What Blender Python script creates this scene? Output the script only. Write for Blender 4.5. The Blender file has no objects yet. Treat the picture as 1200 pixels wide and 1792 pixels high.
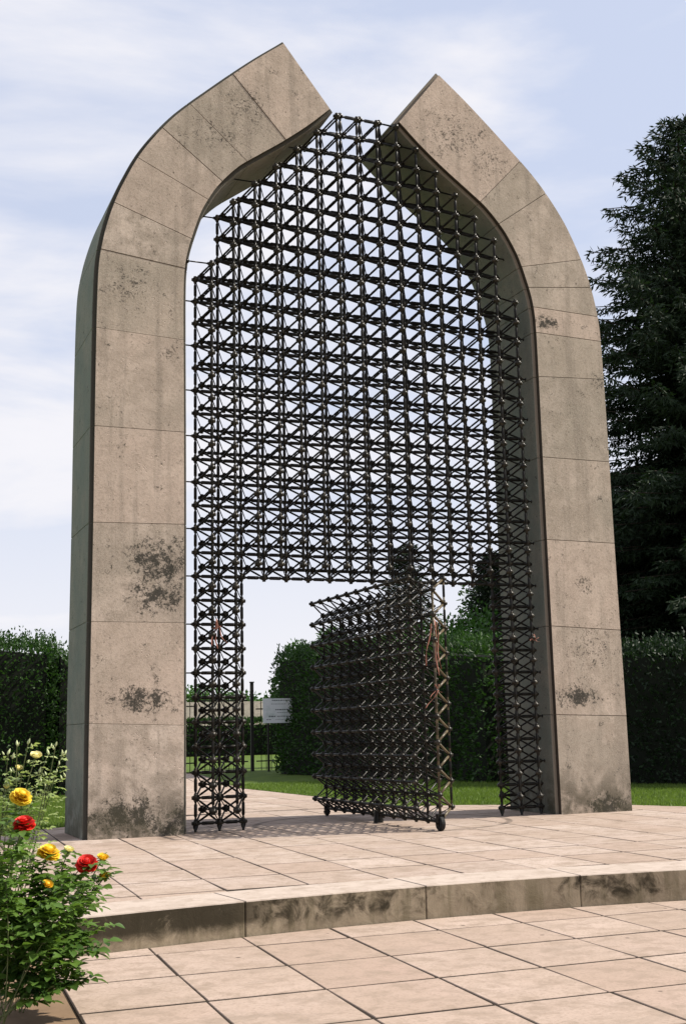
import bpy, bmesh, math, random
import numpy as np
from mathutils import Vector, Matrix, Quaternion
random.seed(7); rng = np.random.default_rng(11)
SC = bpy.context.scene
COL = SC.collection
R = math.radians

# ------------------------------------------------------------------ camera
CAM = (-3.44435, -12.59930, 0.89424); YAW, PITCH, ROLL, FPX = 0.390462, 0.181171, -0.0230533, 2110.96
F = Vector((math.sin(YAW)*math.cos(PITCH), math.cos(YAW)*math.cos(PITCH), math.sin(PITCH)))
Rt = Vector((math.cos(YAW), -math.sin(YAW), 0)); Up = Rt.cross(F)
R2 = Rt*math.cos(ROLL)+Up*math.sin(ROLL); U2 = -Rt*math.sin(ROLL)+Up*math.cos(ROLL)
cd = bpy.data.cameras.new('camera'); cam = bpy.data.objects.new('camera', cd); COL.objects.link(cam)
cam.matrix_world = Matrix(((R2.x, U2.x, -F.x, CAM[0]), (R2.y, U2.y, -F.y, CAM[1]), (R2.z, U2.z, -F.z, CAM[2]), (0, 0, 0, 1)))
cd.sensor_fit = 'VERTICAL'; cd.sensor_height = 36; cd.lens = FPX/1792*36
cd.clip_start = 0.1; cd.clip_end = 3000
SC.camera = cam

# ------------------------------------------------------------------ sky and sun
SUN_EL, SUN_AZ = R(47), R(103)          # azimuth clockwise from +Y
w = bpy.data.worlds.new('World'); SC.world = w; w.use_nodes = True
nt = w.node_tree; nt.nodes.clear()
N = nt.nodes.new; L = nt.links.new
out = N('ShaderNodeOutputWorld'); bg = N('ShaderNodeBackground'); bg.inputs[1].default_value = 0.1
sky = N('ShaderNodeTexSky'); sky.sky_type = 'NISHITA'; sky.sun_disc = False
sky.sun_elevation = SUN_EL; sky.sun_rotation = SUN_AZ; sky.dust_density = 2.0; sky.altitude = 100
geo = N('ShaderNodeTexCoord'); mp = N('ShaderNodeMapping'); mp.inputs['Scale'].default_value = (1.2, 1.2, 4.5)
mp.inputs['Location'].default_value = (0.35, 0.1, 0.55)
L(geo.outputs['Generated'], mp.inputs[0])
cn = N('ShaderNodeTexNoise'); cn.inputs['Scale'].default_value = 1.7; cn.inputs['Detail'].default_value = 9; cn.inputs['Roughness'].default_value = 0.55
cn.inputs['Distortion'].default_value = 0.35
L(mp.outputs[0], cn.inputs['Vector'])
cr = N('ShaderNodeMapRange'); cr.inputs['From Min'].default_value = 0.36; cr.inputs['From Max'].default_value = 0.66; cr.interpolation_type = 'SMOOTHSTEP'
cr.inputs['To Min'].default_value = 0.74; cr.inputs['To Max'].default_value = 1.0
L(cn.outputs[0], cr.inputs[0])
sx = N('ShaderNodeSeparateXYZ'); L(geo.outputs['Generated'], sx.inputs[0])
hz = N('ShaderNodeMapRange'); hz.inputs['From Min'].default_value = 0.0; hz.inputs['From Max'].default_value = 0.30
hz.inputs['To Min'].default_value = 1.0; hz.inputs['To Max'].default_value = 0.76
L(sx.outputs['Z'], hz.inputs[0])
mx = N('ShaderNodeMath'); mx.operation = 'MAXIMUM'; L(cr.outputs[0], mx.inputs[0]); L(hz.outputs[0], mx.inputs[1])
cc = N('ShaderNodeMix'); cc.data_type = 'RGBA'; cc.inputs['A'].default_value = (5.0, 5.5, 6.9, 1); cc.inputs['B'].default_value = (6.65, 6.6, 6.95, 1)
cf = N('ShaderNodeMapRange'); cf.inputs['From Min'].default_value = 0.74; cf.inputs['From Max'].default_value = 0.97; L(mx.outputs[0], cf.inputs[0]); L(cf.outputs[0], cc.inputs['Factor'])
cm = N('ShaderNodeMix'); cm.data_type = 'RGBA'
L(mx.outputs[0], cm.inputs['Factor']); L(sky.outputs[0], cm.inputs['A']); L(cc.outputs['Result'], cm.inputs['B'])
L(cm.outputs['Result'], bg.inputs[0]); L(bg.outputs[0], out.inputs[0])
sd = bpy.data.lights.new('sun', 'SUN'); sun = bpy.data.objects.new('sun', sd); COL.objects.link(sun)
sd.energy = 5.0; sd.angle = R(0.5); sd.color = (1.0, 0.93, 0.82)
TOSUN = Vector((math.sin(SUN_AZ)*math.cos(SUN_EL), math.cos(SUN_AZ)*math.cos(SUN_EL), math.sin(SUN_EL)))
sun.rotation_euler = TOSUN.to_track_quat('Z', 'Y').to_euler(); sun.location = TOSUN*40
SC.view_settings.view_transform = 'Standard'; SC.view_settings.look = 'None'
SC.view_settings.exposure = 0.48; SC.view_settings.gamma = 1; SC.view_settings.use_curve_mapping = False

# ------------------------------------------------------------------ helpers
def at(px, py, y):
    """world point seen at photo pixel (px,py) in the vertical plane y"""
    d = F+R2*((px-600)/FPX)-U2*((py-896)/FPX); t = (y-CAM[1])/d.y
    return (CAM[0]+d.x*t, y, CAM[2]+d.z*t)
def tag(o, label=None, cat=None, group=None, kind=None):
    if label: o['label'] = label
    if cat: o['category'] = cat
    if group: o['group'] = group
    if kind: o['kind'] = kind
    return o

def empty(name, loc=(0, 0, 0), parent=None):
    o = bpy.data.objects.new(name, None); COL.objects.link(o); o.location = loc; o.empty_display_size = 0.2
    if parent: o.parent = parent
    return o

def link(name, me, parent=None, loc=None, mw=None):
    o = bpy.data.objects.new(name, me); COL.objects.link(o)
    if parent: o.parent = parent
    if mw is not None: o.matrix_local = mw
    elif loc is not None: o.location = loc
    return o

def np_mesh(name, V, Fc, mat, smooth=False):
    """V (n,3) array, Fc (m,k) int array."""
    me = bpy.data.meshes.new(name)
    V = np.ascontiguousarray(V, np.float32); Fc = np.ascontiguousarray(Fc, np.int32); k = Fc.shape[1]
    me.vertices.add(len(V)); me.vertices.foreach_set('co', V.ravel())
    me.loops.add(Fc.size); me.loops.foreach_set('vertex_index', Fc.ravel())
    me.polygons.add(len(Fc)); me.polygons.foreach_set('loop_start', np.arange(0, Fc.size, k, dtype=np.int32))
    if smooth: me.polygons.foreach_set('use_smooth', np.ones(len(Fc), bool))
    me.update(calc_edges=True); me.validate()
    if mat: me.materials.append(mat)
    return me

def bm_mesh(name, bm, mat, smooth=False):
    bmesh.ops.recalc_face_normals(bm, faces=bm.faces)
    me = bpy.data.meshes.new(name); bm.to_mesh(me); bm.free()
    if smooth:
        for f in me.polygons: f.use_smooth = True
    if mat: me.materials.append(mat)
    return me

def prism(poly, axis, a, b, bevel=0.0):
    """extrude a 2D polygon. axis 'y': poly=(x,z), from y=a to b. axis 'z': poly=(x,y)."""
    bm = bmesh.new()
    pt = (lambda p, h: (p[0], h, p[1])) if axis == 'y' else (lambda p, h: (p[0], p[1], h))
    A = [bm.verts.new(pt(p, a)) for p in poly]; B = [bm.verts.new(pt(p, b)) for p in poly]
    bm.faces.new(A); bm.faces.new(B[::-1]); n = len(poly)
    for i in range(n): bm.faces.new((A[i], B[i], B[(i+1) % n], A[(i+1) % n]))
    bmesh.ops.recalc_face_normals(bm, faces=bm.faces)
    if bevel:
        es = [e for e in bm.edges if len(e.link_faces) == 2 and e.calc_face_angle(0) > R(25)]
        bmesh.ops.bevel(bm, geom=es, offset=bevel, segments=1, affect='EDGES', clamp_overlap=True)
    return bm

def add_box(bm, c, s, rotz=0.0):
    M = Matrix.Translation(c) @ Matrix.Rotation(rotz, 4, 'Z') @ Matrix.Diagonal((s[0], s[1], s[2], 1))
    bmesh.ops.create_cube(bm, size=1, matrix=M)

def lathe_unit(prof, nseg):
    """prof [(r,z)] closed at both ends -> verts, quads"""
    V = []; Q = []
    for r, z in prof:
        for k in range(nseg):
            a = 2*math.pi*k/nseg; V.append((r*math.cos(a), r*math.sin(a), z))
    for i in range(len(prof)-1):
        for k in range(nseg):
            k2 = (k+1) % nseg
            Q.append((i*nseg+k, i*nseg+k2, (i+1)*nseg+k2, (i+1)*nseg+k))
    return np.array(V), np.array(Q)

def dir_matrix(p0, p1):
    d = Vector(p1)-Vector(p0); q = d.to_track_quat('Z', 'Y')
    return Matrix.Translation(p0) @ q.to_matrix().to_4x4()

def join_instances(V, Fc, mats):
    M = np.array([np.array(m) for m in mats]); n = len(M)
    VV = np.einsum('nij,vj->nvi', M[:, :3, :3], V)+M[:, None, :3, 3]
    FF = Fc[None]+(np.arange(n)*len(V))[:, None, None]
    return VV.reshape(-1, 3), FF.reshape(-1, Fc.shape[1])

# ------------------------------------------------------------------ materials
def new_mat(name):
    m = bpy.data.materials.new(name); m.use_nodes = True
    t = m.node_tree; b = t.nodes['Principled BSDF']; return m, t, b

def noise(t, scale, detail=6, rough=0.6, vec=None, dist=0.0):
    n = t.nodes.new('ShaderNodeTexNoise'); n.inputs['Scale'].default_value = scale; n.inputs['Detail'].default_value = detail
    n.inputs['Roughness'].default_value = rough; n.inputs['Distortion'].default_value = dist
    if vec is not None: t.links.new(vec, n.inputs['Vector'])
    return n.outputs[0]

def mrange(t, v, a, b, c=0.0, d=1.0, smooth=True):
    n = t.nodes.new('ShaderNodeMapRange'); n.inputs['From Min'].default_value = a; n.inputs['From Max'].default_value = b
    n.inputs['To Min'].default_value = c; n.inputs['To Max'].default_value = d
    if smooth: n.interpolation_type = 'SMOOTHSTEP'
    t.links.new(v, n.inputs[0]); return n.outputs[0]

def mix(t, f, a, b, mode='MIX'):
    n = t.nodes.new('ShaderNodeMix'); n.data_type = 'RGBA'; n.blend_type = mode
    for s, v in (('Factor', f), ('A', a), ('B', b)):
        if isinstance(v, (int, float)): n.inputs[s].default_value = v
        elif isinstance(v, tuple): n.inputs[s].default_value = (*v, 1)
        else: t.links.new(v, n.inputs[s])
    return n.outputs['Result']

def mth(t, op, a, b=None, clamp=False):
    n = t.nodes.new('ShaderNodeMath'); n.operation = op; n.use_clamp = clamp
    for i, v in enumerate((a, b)):
        if v is None: continue
        if isinstance(v, (int, float)): n.inputs[i].default_value = v
        else: t.links.new(v, n.inputs[i])
    return n.outputs[0]

def pos(t): return t.nodes.new('ShaderNodeNewGeometry').outputs['Position']
def rnd(t): return t.nodes.new('ShaderNodeObjectInfo').outputs['Random']
def bump(t, b, h, strength, dist=0.02):
    n = t.nodes.new('ShaderNodeBump'); n.inputs['Strength'].default_value = strength; n.inputs['Distance'].default_value = dist
    t.links.new(h, n.inputs['Height']); t.links.new(n.outputs[0], b.inputs['Normal'])

def blobs(t, P, lst):
    """soft spheres [(x,y,z,r,squashz)] -> 0..1 mask in world space (stains that belong to the stone)"""
    acc = None
    for (x, y, z, r, sz) in lst:
        s = t.nodes.new('ShaderNodeVectorMath'); s.operation = 'SUBTRACT'; t.links.new(P, s.inputs[0]); s.inputs[1].default_value = (x, y, z)
        m = t.nodes.new('ShaderNodeVectorMath'); m.operation = 'MULTIPLY'; t.links.new(s.outputs[0], m.inputs[0]); m.inputs[1].default_value = (1/r, 0.6/r, 1/(r*sz))
        l = t.nodes.new('ShaderNodeVectorMath'); l.operation = 'LENGTH'; t.links.new(m.outputs[0], l.inputs[0])
        v = mrange(t, l.outputs['Value'], 0.1, 1.0, 1.0, 0.0)
        acc = v if acc is None else mth(t, 'MAXIMUM', acc, v)
    return acc

def sx0(t, P):
    n = t.nodes.new('ShaderNodeSeparateXYZ'); t.links.new(P, n.inputs[0]); return n.outputs['X']

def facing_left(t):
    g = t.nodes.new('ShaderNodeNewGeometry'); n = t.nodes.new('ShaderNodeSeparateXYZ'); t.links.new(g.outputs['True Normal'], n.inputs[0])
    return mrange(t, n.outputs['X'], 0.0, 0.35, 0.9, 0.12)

def stone_mat(name, base_a, base_b, face_spots, green):
    m, t, b = new_mat(name); P = pos(t)
    big = noise(t, 1.1, 4, 0.6, P, 0.6); mid = noise(t, 5, 8, 0.65, P, 0.3); fine = noise(t, 38, 6, 0.7, P)
    c = mix(t, mrange(t, big, 0.32, 0.62), base_a, base_b)
    c = mix(t, mrange(t, mid, 0.38, 0.62, 0, 0.85), c, (base_b[0]*0.62, base_b[1]*0.62, base_b[2]*0.60))
    c = mix(t, mrange(t, rnd(t), 0, 1, 0, 0.42, False), c, (base_a[0]*0.74, base_a[1]*0.70, base_a[2]*0.66))
    tone = noise(t, 0.75, 3, 0.55, P, 1.0)
    c = mix(t, mrange(t, tone, 0.48, 0.66, 0, 0.6), c, (base_b[0]*0.66, base_b[1]*0.70, base_b[2]*0.68))
    c = mix(t, mrange(t, tone, 0.44, 0.30, 0, 0.5), c, (base_a[0]*1.0, base_a[1]*0.94, base_a[2]*0.92))
    rb = mth(t, 'FRACT', mth(t, 'MULTIPLY', rnd(t), 5.77))
    c = mix(t, mrange(t, rb, 0.55, 1.0, 0, 0.55, False), c, (base_a[0]*0.92, base_a[1]*0.84, base_a[2]*0.82))
    c = mix(t, mrange(t, rb, 0.45, 0.0, 0, 0.5, False), c, (base_b[0]*0.80, base_b[1]*0.84, base_b[2]*0.80))
    # vertical rain streaks
    mp = t.nodes.new('ShaderNodeMapping'); mp.inputs['Scale'].default_value = (9, 9, 0.55); t.links.new(P, mp.inputs[0])
    st = noise(t, 1.0, 5, 0.6, mp.outputs[0])
    c = mix(t, mrange(t, st, 0.48, 0.68, 0, 0.42), c, (0.12, 0.105, 0.085))
    c = mix(t, mrange(t, fine, 0.48, 0.72, 0, 0.6), c, (0.17, 0.135, 0.10))
    grain = noise(t, 120, 3, 0.8, P); c = mix(t, mrange(t, grain, 0.35, 0.65, 0, 0.35), c, (0.72, 0.60, 0.48))
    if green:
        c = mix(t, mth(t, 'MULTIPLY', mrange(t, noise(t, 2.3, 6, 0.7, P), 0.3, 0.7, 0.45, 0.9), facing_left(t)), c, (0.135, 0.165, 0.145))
    # dark lichen, patches of many small specks
    lich = blobs(t, P, face_spots[0]); speck = blobs(t, P, face_spots[1])
    sp = noise(t, 34, 6, 0.8, P, 0.4); sp2 = noise(t, 7.5, 5, 0.6, P, 0.5)
    th = mth(t, 'ADD', mth(t, 'MULTIPLY', sp, 0.62), mth(t, 'MULTIPLY', sp2, 0.38))
    tt = mth(t, 'SUBTRACT', mth(t, 'ADD', th, mth(t, 'MULTIPLY', lich, 0.135)), 0.0)
    lm = mrange(t, tt, 0.560, 0.645)
    c = mix(t, mth(t, 'MULTIPLY', lm, 0.9), c, (0.026, 0.027, 0.022))
    n1 = noise(t, 19, 5, 0.8, P, 1.4); n2 = noise(t, 55, 3, 0.7, P, 0.8)
    sk = mrange(t, mth(t, 'ADD', mth(t, 'ADD', mth(t, 'MULTIPLY', n1, 0.7), mth(t, 'MULTIPLY', n2, 0.3)), mth(t, 'ADD', mth(t, 'MULTIPLY', speck, 0.12), mth(t, 'MULTIPLY', sp2, 0.12))), 0.695, 0.745)
    c = mix(t, mth(t, 'MULTIPLY', sk, 0.8), c, (0.045, 0.042, 0.034))
    # foot grime
    sx = t.nodes.new('ShaderNodeSeparateXYZ'); t.links.new(P, sx.inputs[0])
    g = mth(t, 'MULTIPLY', mrange(t, sx.outputs['Z'], -0.05, 0.6, 1.0, 0.0), mrange(t, mid, 0.3, 0.6))
    c = mix(t, mth(t, 'MULTIPLY', g, 0.8), c, (0.060, 0.056, 0.036))
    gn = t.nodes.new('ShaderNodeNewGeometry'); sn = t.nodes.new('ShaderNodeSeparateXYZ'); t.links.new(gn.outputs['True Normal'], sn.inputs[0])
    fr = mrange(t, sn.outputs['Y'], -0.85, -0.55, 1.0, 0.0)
    if green: c = mix(t, fr, c, mix(t, mrange(t, sx0(t, P), 2.0, 2.1), (0.075, 0.072, 0.060), (0.22, 0.19, 0.15)))            # narrow ledge beside the facing: brown; left one painted dark for the slab's shadow
    else: c = mix(t, fr, (0.055, 0.046, 0.036), c)             # dark brown on the narrow edges of the facing slabs
    t.links.new(c, b.inputs['Base Color']); b.inputs['Roughness'].default_value = 0.93; b.inputs['Specular IOR Level'].default_value = 0.2
    # pits
    vo = t.nodes.new('ShaderNodeTexVoronoi'); vo.inputs['Scale'].default_value = 26; t.links.new(P, vo.inputs['Vector'])
    pit = mth(t, 'MULTIPLY', mrange(t, vo.outputs['Distance'], 0.05, 0.22, 1, 0), mrange(t, noise(t, 3.1, 4, 0.6, P), 0.55, 0.7))
    h = mth(t, 'SUBTRACT', mth(t, 'ADD', mth(t, 'MULTIPLY', fine, 0.5), mth(t, 'MULTIPLY', mid, 0.6)), mth(t, 'MULTIPLY', pit, 1.2))
    bump(t, b, h, 0.55, 0.012)
    return m

LSPOT = [(-0.38, -0.25, 2.55, 0.52, 1.0), (-0.62, -0.25, 1.28, 0.48, 0.5), (-0.35, -0.25, 5.0, 0.35, 0.6), (-0.8, -0.25, 0.15, 0.5, 0.6),
         (0.35, -0.25, 7.6, 0.4, 0.9), (-0.2, -0.25, 7.55, 0.3, 0.8), (-0.3, -0.25, 0.1, 0.5, 0.5), (0.6, -0.25, 7.9, 0.4, 1.0), (-0.9, -0.25, 5.9, 0.3, 0.6)]
RSPOT = [(4.6, -0.25, 1.3, 0.5, 0.6), (4.9, -0.25, 0.0, 0.5, 0.5), (4.5, -0.25, 5.85, 0.32, 0.6), (3.0, -0.25, 8.35, 0.4, 1.0), (3.5, -0.25, 8.2, 0.45, 1.0),
         (5.15, -0.25, 5.2, 0.25, 1.4), (4.75, -0.25, 2.6, 0.3, 1.0), (3.9, -0.25, 7.9, 0.3, 1.0)]
HEAVY = [(-0.45, -0.25, 2.72, 0.58, 0.75), (-0.50, -0.25, 2.35, 0.50, 0.6), (-0.62, -0.25, 1.28, 0.58, 0.42), (-0.75, -0.25, 0.12, 0.62, 0.5), (-0.3, -0.25, 0.0, 0.5, 0.45), (4.6, -0.25, 1.25, 0.5, 0.4), (4.95, -0.25, -0.02, 0.5, 0.5), (4.42, -0.25, 5.88, 0.30, 0.5)]
SPECK = LSPOT+RSPOT+[(0.55, -0.25, 8.1, 0.6, 1.0), (0.1, -0.25, 7.7, 0.5, 1.0), (-0.8, -0.25, 5.7, 0.6, 0.8), (4.8, -0.25, 1.8, 0.7, 1.0), (3.2, -0.25, 8.2, 0.8, 1.0), (3.7, -0.25, 7.9, 0.5, 1.0)]
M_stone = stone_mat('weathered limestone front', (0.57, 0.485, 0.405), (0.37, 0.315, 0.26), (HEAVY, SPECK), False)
M_side = stone_mat('algae and shade toned limestone side', (0.29, 0.27, 0.225), (0.21, 0.205, 0.175), ([(0, 0, -50, 1, 1)], [(0, 0, -50, 1, 1)]), True)  # algae green plus shade of the sunless sides painted into the base

def dark_mat(name, col, rough=0.9):
    m, t, b = new_mat(name); P = pos(t)
    c = mix(t, noise(t, 9, 5, 0.6, P), tuple(x*0.6 for x in col), tuple(x*1.3 for x in col))
    t.links.new(c, b.inputs['Base Color']); b.inputs['Roughness'].default_value = rough; b.inputs['Specular IOR Level'].default_value = 0.2
    return m
M_mortar = dark_mat('dirty mortar joint', (0.026, 0.018, 0.012))
M_joint = dark_mat('stone joint filling', (0.20, 0.155, 0.12))
M_joint_l = dark_mat('pale joint filling', (0.46, 0.36, 0.28))
M_soil = dark_mat('dry garden soil', (0.20, 0.135, 0.085))
M_bark = dark_mat('dark bark', (0.045, 0.035, 0.027))
M_core = dark_mat('light blocking hedge core', (0.012, 0.015, 0.010))  # near-black, stands in for the shade inside the hedges

def tile_mat(name, a, b_, ring):
    m, t, b = new_mat(name); P = pos(t)
    big = noise(t, 1.4, 5, 0.6, P, 0.4); mid = noise(t, 7, 8, 0.65, P, 0.4); fine = noise(t, 60, 5, 0.7, P)
    c = mix(t, mrange(t, rnd(t), 0, 1, 0, 1, False), a, b_)
    r7 = mth(t, 'FRACT', mth(t, 'MULTIPLY', rnd(t), 7.31))
    c = mix(t, mrange(t, r7, 0.6, 1.0, 0, 0.6, False), c, (a[0]*0.78, a[1]*0.70, a[2]*0.66))
    c = mix(t, mrange(t, big, 0.35, 0.65, 0, 0.6), c, (0.33, 0.25, 0.195))
    c = mix(t, mrange(t, mid, 0.44, 0.66, 0, 0.7), c, (0.25, 0.19, 0.145))
    c = mix(t, mrange(t, fine, 0.46, 0.68, 0, 0.6), c, (0.22, 0.17, 0.13))
    mp = t.nodes.new('ShaderNodeMapping'); mp.inputs['Scale'].default_value = (0.9, 3.2, 1); t.links.new(P, mp.inputs[0])
    c = mix(t, mrange(t, noise(t, 2.0, 6, 0.7, mp.outputs[0], 0.8), 0.5, 0.72, 0, 0.45), c, (0.24, 0.19, 0.15))
    vo = t.nodes.new('ShaderNodeTexVoronoi'); vo.inputs['Scale'].default_value = 3.1; t.links.new(P, vo.inputs['Vector'])
    c = mix(t, mrange(t, vo.outputs['Distance'], 0.03, 0.055, 0.8, 0), c, (0.05, 0.035, 0.025))
    if ring:   # scuffed arc left by the castor of the gate leaf
        s = t.nodes.new('ShaderNodeVectorMath'); s.operation = 'SUBTRACT'; t.links.new(P, s.inputs[0]); s.inputs[1].default_value = (2.12, 0.0, 0)
        m2 = t.nodes.new('ShaderNodeVectorMath'); m2.operation = 'MULTIPLY'; t.links.new(s.outputs[0], m2.inputs[0]); m2.inputs[1].default_value = (1, 1, 0)
        l = t.nodes.new('ShaderNodeVectorMath'); l.operation = 'LENGTH'; t.links.new(m2.outputs[0], l.inputs[0])
        d = mth(t, 'ABSOLUTE', mth(t, 'SUBTRACT', l.outputs['Value'], 1.40))
        rm = mth(t, 'MULTIPLY', mrange(t, d, 0.02, 0.05, 0.75, 0), mrange(t, mid, 0.3, 0.6, 0.3, 1))
        c = mix(t, rm, c, (0.09, 0.07, 0.055))
        # blotches darker towards the left pier
        sx = t.nodes.new('ShaderNodeSeparateXYZ'); t.links.new(P, sx.inputs[0])
        g = mth(t, 'MULTIPLY', mrange(t, sx.outputs['Y'], -1.25, -0.5, 0, 1), mrange(t, big, 0.42, 0.62))
        g = mth(t, 'MULTIPLY', g, mrange(t, sx.outputs['X'], 0.9, 0.2, 0, 1))
        c = mix(t, mth(t, 'MULTIPLY', g, 0.6), c, (0.15, 0.11, 0.085))
    t.links.new(c, b.inputs['Base Color']); b.inputs['Roughness'].default_value = 0.88; b.inputs['Specular IOR Level'].default_value = 0.25
    bump(t, b, mth(t, 'ADD', mth(t, 'MULTIPLY', fine, 0.4), mid), 0.35, 0.006)
    return m
M_tile_up = tile_mat('pink limestone terrace slab', (0.455, 0.372, 0.322), (0.385, 0.305, 0.26), True)
M_tile_lo = tile_mat('pink limestone plaza slab', (0.44, 0.345, 0.29), (0.36, 0.275, 0.225), False)

def kerb_mat():
    m, t, b = new_mat('mossy kerb stone'); P = pos(t)
    sx = t.nodes.new('ShaderNodeSeparateXYZ'); t.links.new(P, sx.inputs[0])
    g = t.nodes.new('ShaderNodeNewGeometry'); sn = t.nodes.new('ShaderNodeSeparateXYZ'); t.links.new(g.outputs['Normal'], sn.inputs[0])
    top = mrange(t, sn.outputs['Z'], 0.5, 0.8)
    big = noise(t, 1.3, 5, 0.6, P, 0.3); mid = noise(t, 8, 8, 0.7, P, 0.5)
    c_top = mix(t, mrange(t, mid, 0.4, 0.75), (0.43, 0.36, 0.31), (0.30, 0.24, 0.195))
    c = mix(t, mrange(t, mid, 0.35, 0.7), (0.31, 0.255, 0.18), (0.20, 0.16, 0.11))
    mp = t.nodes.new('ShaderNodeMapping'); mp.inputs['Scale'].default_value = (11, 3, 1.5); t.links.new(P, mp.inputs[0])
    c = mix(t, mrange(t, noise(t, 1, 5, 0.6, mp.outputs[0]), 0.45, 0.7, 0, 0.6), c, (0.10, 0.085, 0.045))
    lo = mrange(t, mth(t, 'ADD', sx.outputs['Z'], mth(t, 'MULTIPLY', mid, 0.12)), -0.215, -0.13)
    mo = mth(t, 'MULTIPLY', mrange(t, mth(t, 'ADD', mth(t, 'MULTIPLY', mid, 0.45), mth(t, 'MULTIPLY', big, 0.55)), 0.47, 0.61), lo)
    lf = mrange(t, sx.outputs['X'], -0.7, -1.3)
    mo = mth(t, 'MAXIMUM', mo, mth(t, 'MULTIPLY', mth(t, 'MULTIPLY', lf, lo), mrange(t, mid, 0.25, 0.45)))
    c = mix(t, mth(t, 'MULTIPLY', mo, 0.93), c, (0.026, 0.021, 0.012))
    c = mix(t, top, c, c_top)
    t.links.new(c, b.inputs['Base Color']); b.inputs['Roughness'].default_value = 0.93; b.inputs['Specular IOR Level'].default_value = 0.2
    bump(t, b, mid, 0.5, 0.012)
    return m
M_kerb = kerb_mat()

def steel_mat(name, base, rust):
    m, t, b = new_mat(name); P = pos(t)
    n = noise(t, 22, 5, 0.7, P)
    c = mix(t, mrange(t, n, 0.4, 0.7), base, rust)
    t.links.new(c, b.inputs['Base Color']); b.inputs['Metallic'].default_value = 0.0
    b.inputs['Roughness'].default_value = 0.33; b.inputs['Specular IOR Level'].default_value = 0.19
    return m
M_steel = steel_mat('blackened steel', (0.007, 0.0065, 0.0055), (0.020, 0.017, 0.012))
M_node = steel_mat('blackened steel node', (0.014, 0.013, 0.011), (0.060, 0.052, 0.038))
M_edge_steel = steel_mat('paler steel of the gate leaf edge', (0.13, 0.105, 0.065), (0.075, 0.055, 0.035))  # paler brown steel for the near edge of the leaf
M_rubber = dark_mat('black rubber', (0.018, 0.018, 0.018), 0.7)
M_iron = dark_mat('dark painted iron', (0.02, 0.018, 0.016), 0.6)

def leaf_mat(name, a, b_, gloss=0.45, transl=0.35):
    m, t, b = new_mat(name); P = pos(t)
    g = t.nodes.new('ShaderNodeNewGeometry')
    n = noise(t, 2.2, 4, 0.6, P)
    ri = g.outputs['Random Per Island']
    f = mth(t, 'ADD', mth(t, 'MULTIPLY', mrange(t, n, 0.3, 0.7), 0.5), mth(t, 'MULTIPLY', ri, 0.5))
    c = mix(t, f, a, b_)
    t.links.new(c, b.inputs['Base Color']); b.inputs['Roughness'].default_value = gloss; b.inputs['Specular IOR Level'].default_value = 0.35
    tr = t.nodes.new('ShaderNodeBsdfTranslucent'); t.links.new(mix(t, 0.5, c, (b_[0]*1.4, b_[1]*1.6, b_[2]*0.6)), tr.inputs[0])
    ms = t.nodes.new('ShaderNodeMixShader'); ms.inputs[0].default_value = transl
    t.links.new(b.outputs[0], ms.inputs[1]); t.links.new(tr.outputs[0], ms.inputs[2])
    t.links.new(ms.outputs[0], t.nodes['Material Output'].inputs[0])
    return m
M_spruce = leaf_mat('spruce needles', (0.006, 0.016, 0.007), (0.018, 0.038, 0.012), 0.75, 0.12)
M_hedge = leaf_mat('dark hedge leaves', (0.010, 0.026, 0.008), (0.042, 0.105, 0.018), 0.55, 0.25)
M_hedge_shaded = leaf_mat('hedge leaves darkened for shade', (0.006, 0.015, 0.007), (0.018, 0.044, 0.012), 0.6, 0.15)  # darker copy of the hedge leaves, shade painted into the colour
M_decid = leaf_mat('broad tree leaves', (0.020, 0.060, 0.012), (0.060, 0.15, 0.022), 0.5, 0.25)
M_rose_leaf = leaf_mat('rose leaves', (0.016, 0.052, 0.012), (0.13, 0.225, 0.04), 0.40, 0.3)
M_bud_leaf = leaf_mat('pale young rose leaves', (0.13, 0.21, 0.06), (0.38, 0.44, 0.20), 0.4, 0.35)
M_grass = leaf_mat('mown grass', (0.07, 0.12, 0.02), (0.15, 0.22, 0.04), 0.6, 0.35)
M_stem = dark_mat('green rose stem', (0.09, 0.11, 0.04), 0.5)
def petal_mat(name, a, b_):
    m, t, b = new_mat(name)
    lw = t.nodes.new('ShaderNodeTexCoord'); sx = t.nodes.new('ShaderNodeSeparateXYZ'); t.links.new(lw.outputs['Object'], sx.inputs[0])
    c = mix(t, mrange(t, sx.outputs['Z'], 0.0, 0.045), a, b_)
    t.links.new(c, b.inputs['Base Color']); b.inputs['Roughness'].default_value = 0.6
    tr = t.nodes.new('ShaderNodeBsdfTranslucent'); t.links.new(c, tr.inputs[0])
    ms = t.nodes.new('ShaderNodeMixShader'); ms.inputs[0].default_value = 0.3
    t.links.new(b.outputs[0], ms.inputs[1]); t.links.new(tr.outputs[0], ms.inputs[2]); t.links.new(ms.outputs[0], t.nodes['Material Output'].inputs[0])
    return m
M_yel = petal_mat('yellow rose petal', (0.80, 0.40, 0.01), (0.85, 0.66, 0.05))
M_red = petal_mat('scarlet rose petal', (0.42, 0.010, 0.006), (0.72, 0.022, 0.012))
M_pale = petal_mat('pale yellow rose petal', (0.78, 0.70, 0.22), (0.88, 0.84, 0.50))
M_ribbon = dark_mat('faded red ribbon', (0.30, 0.13, 0.095), 0.7)
M_pale_bud = dark_mat('pale green rose bud', (0.50, 0.56, 0.30), 0.5)
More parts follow.
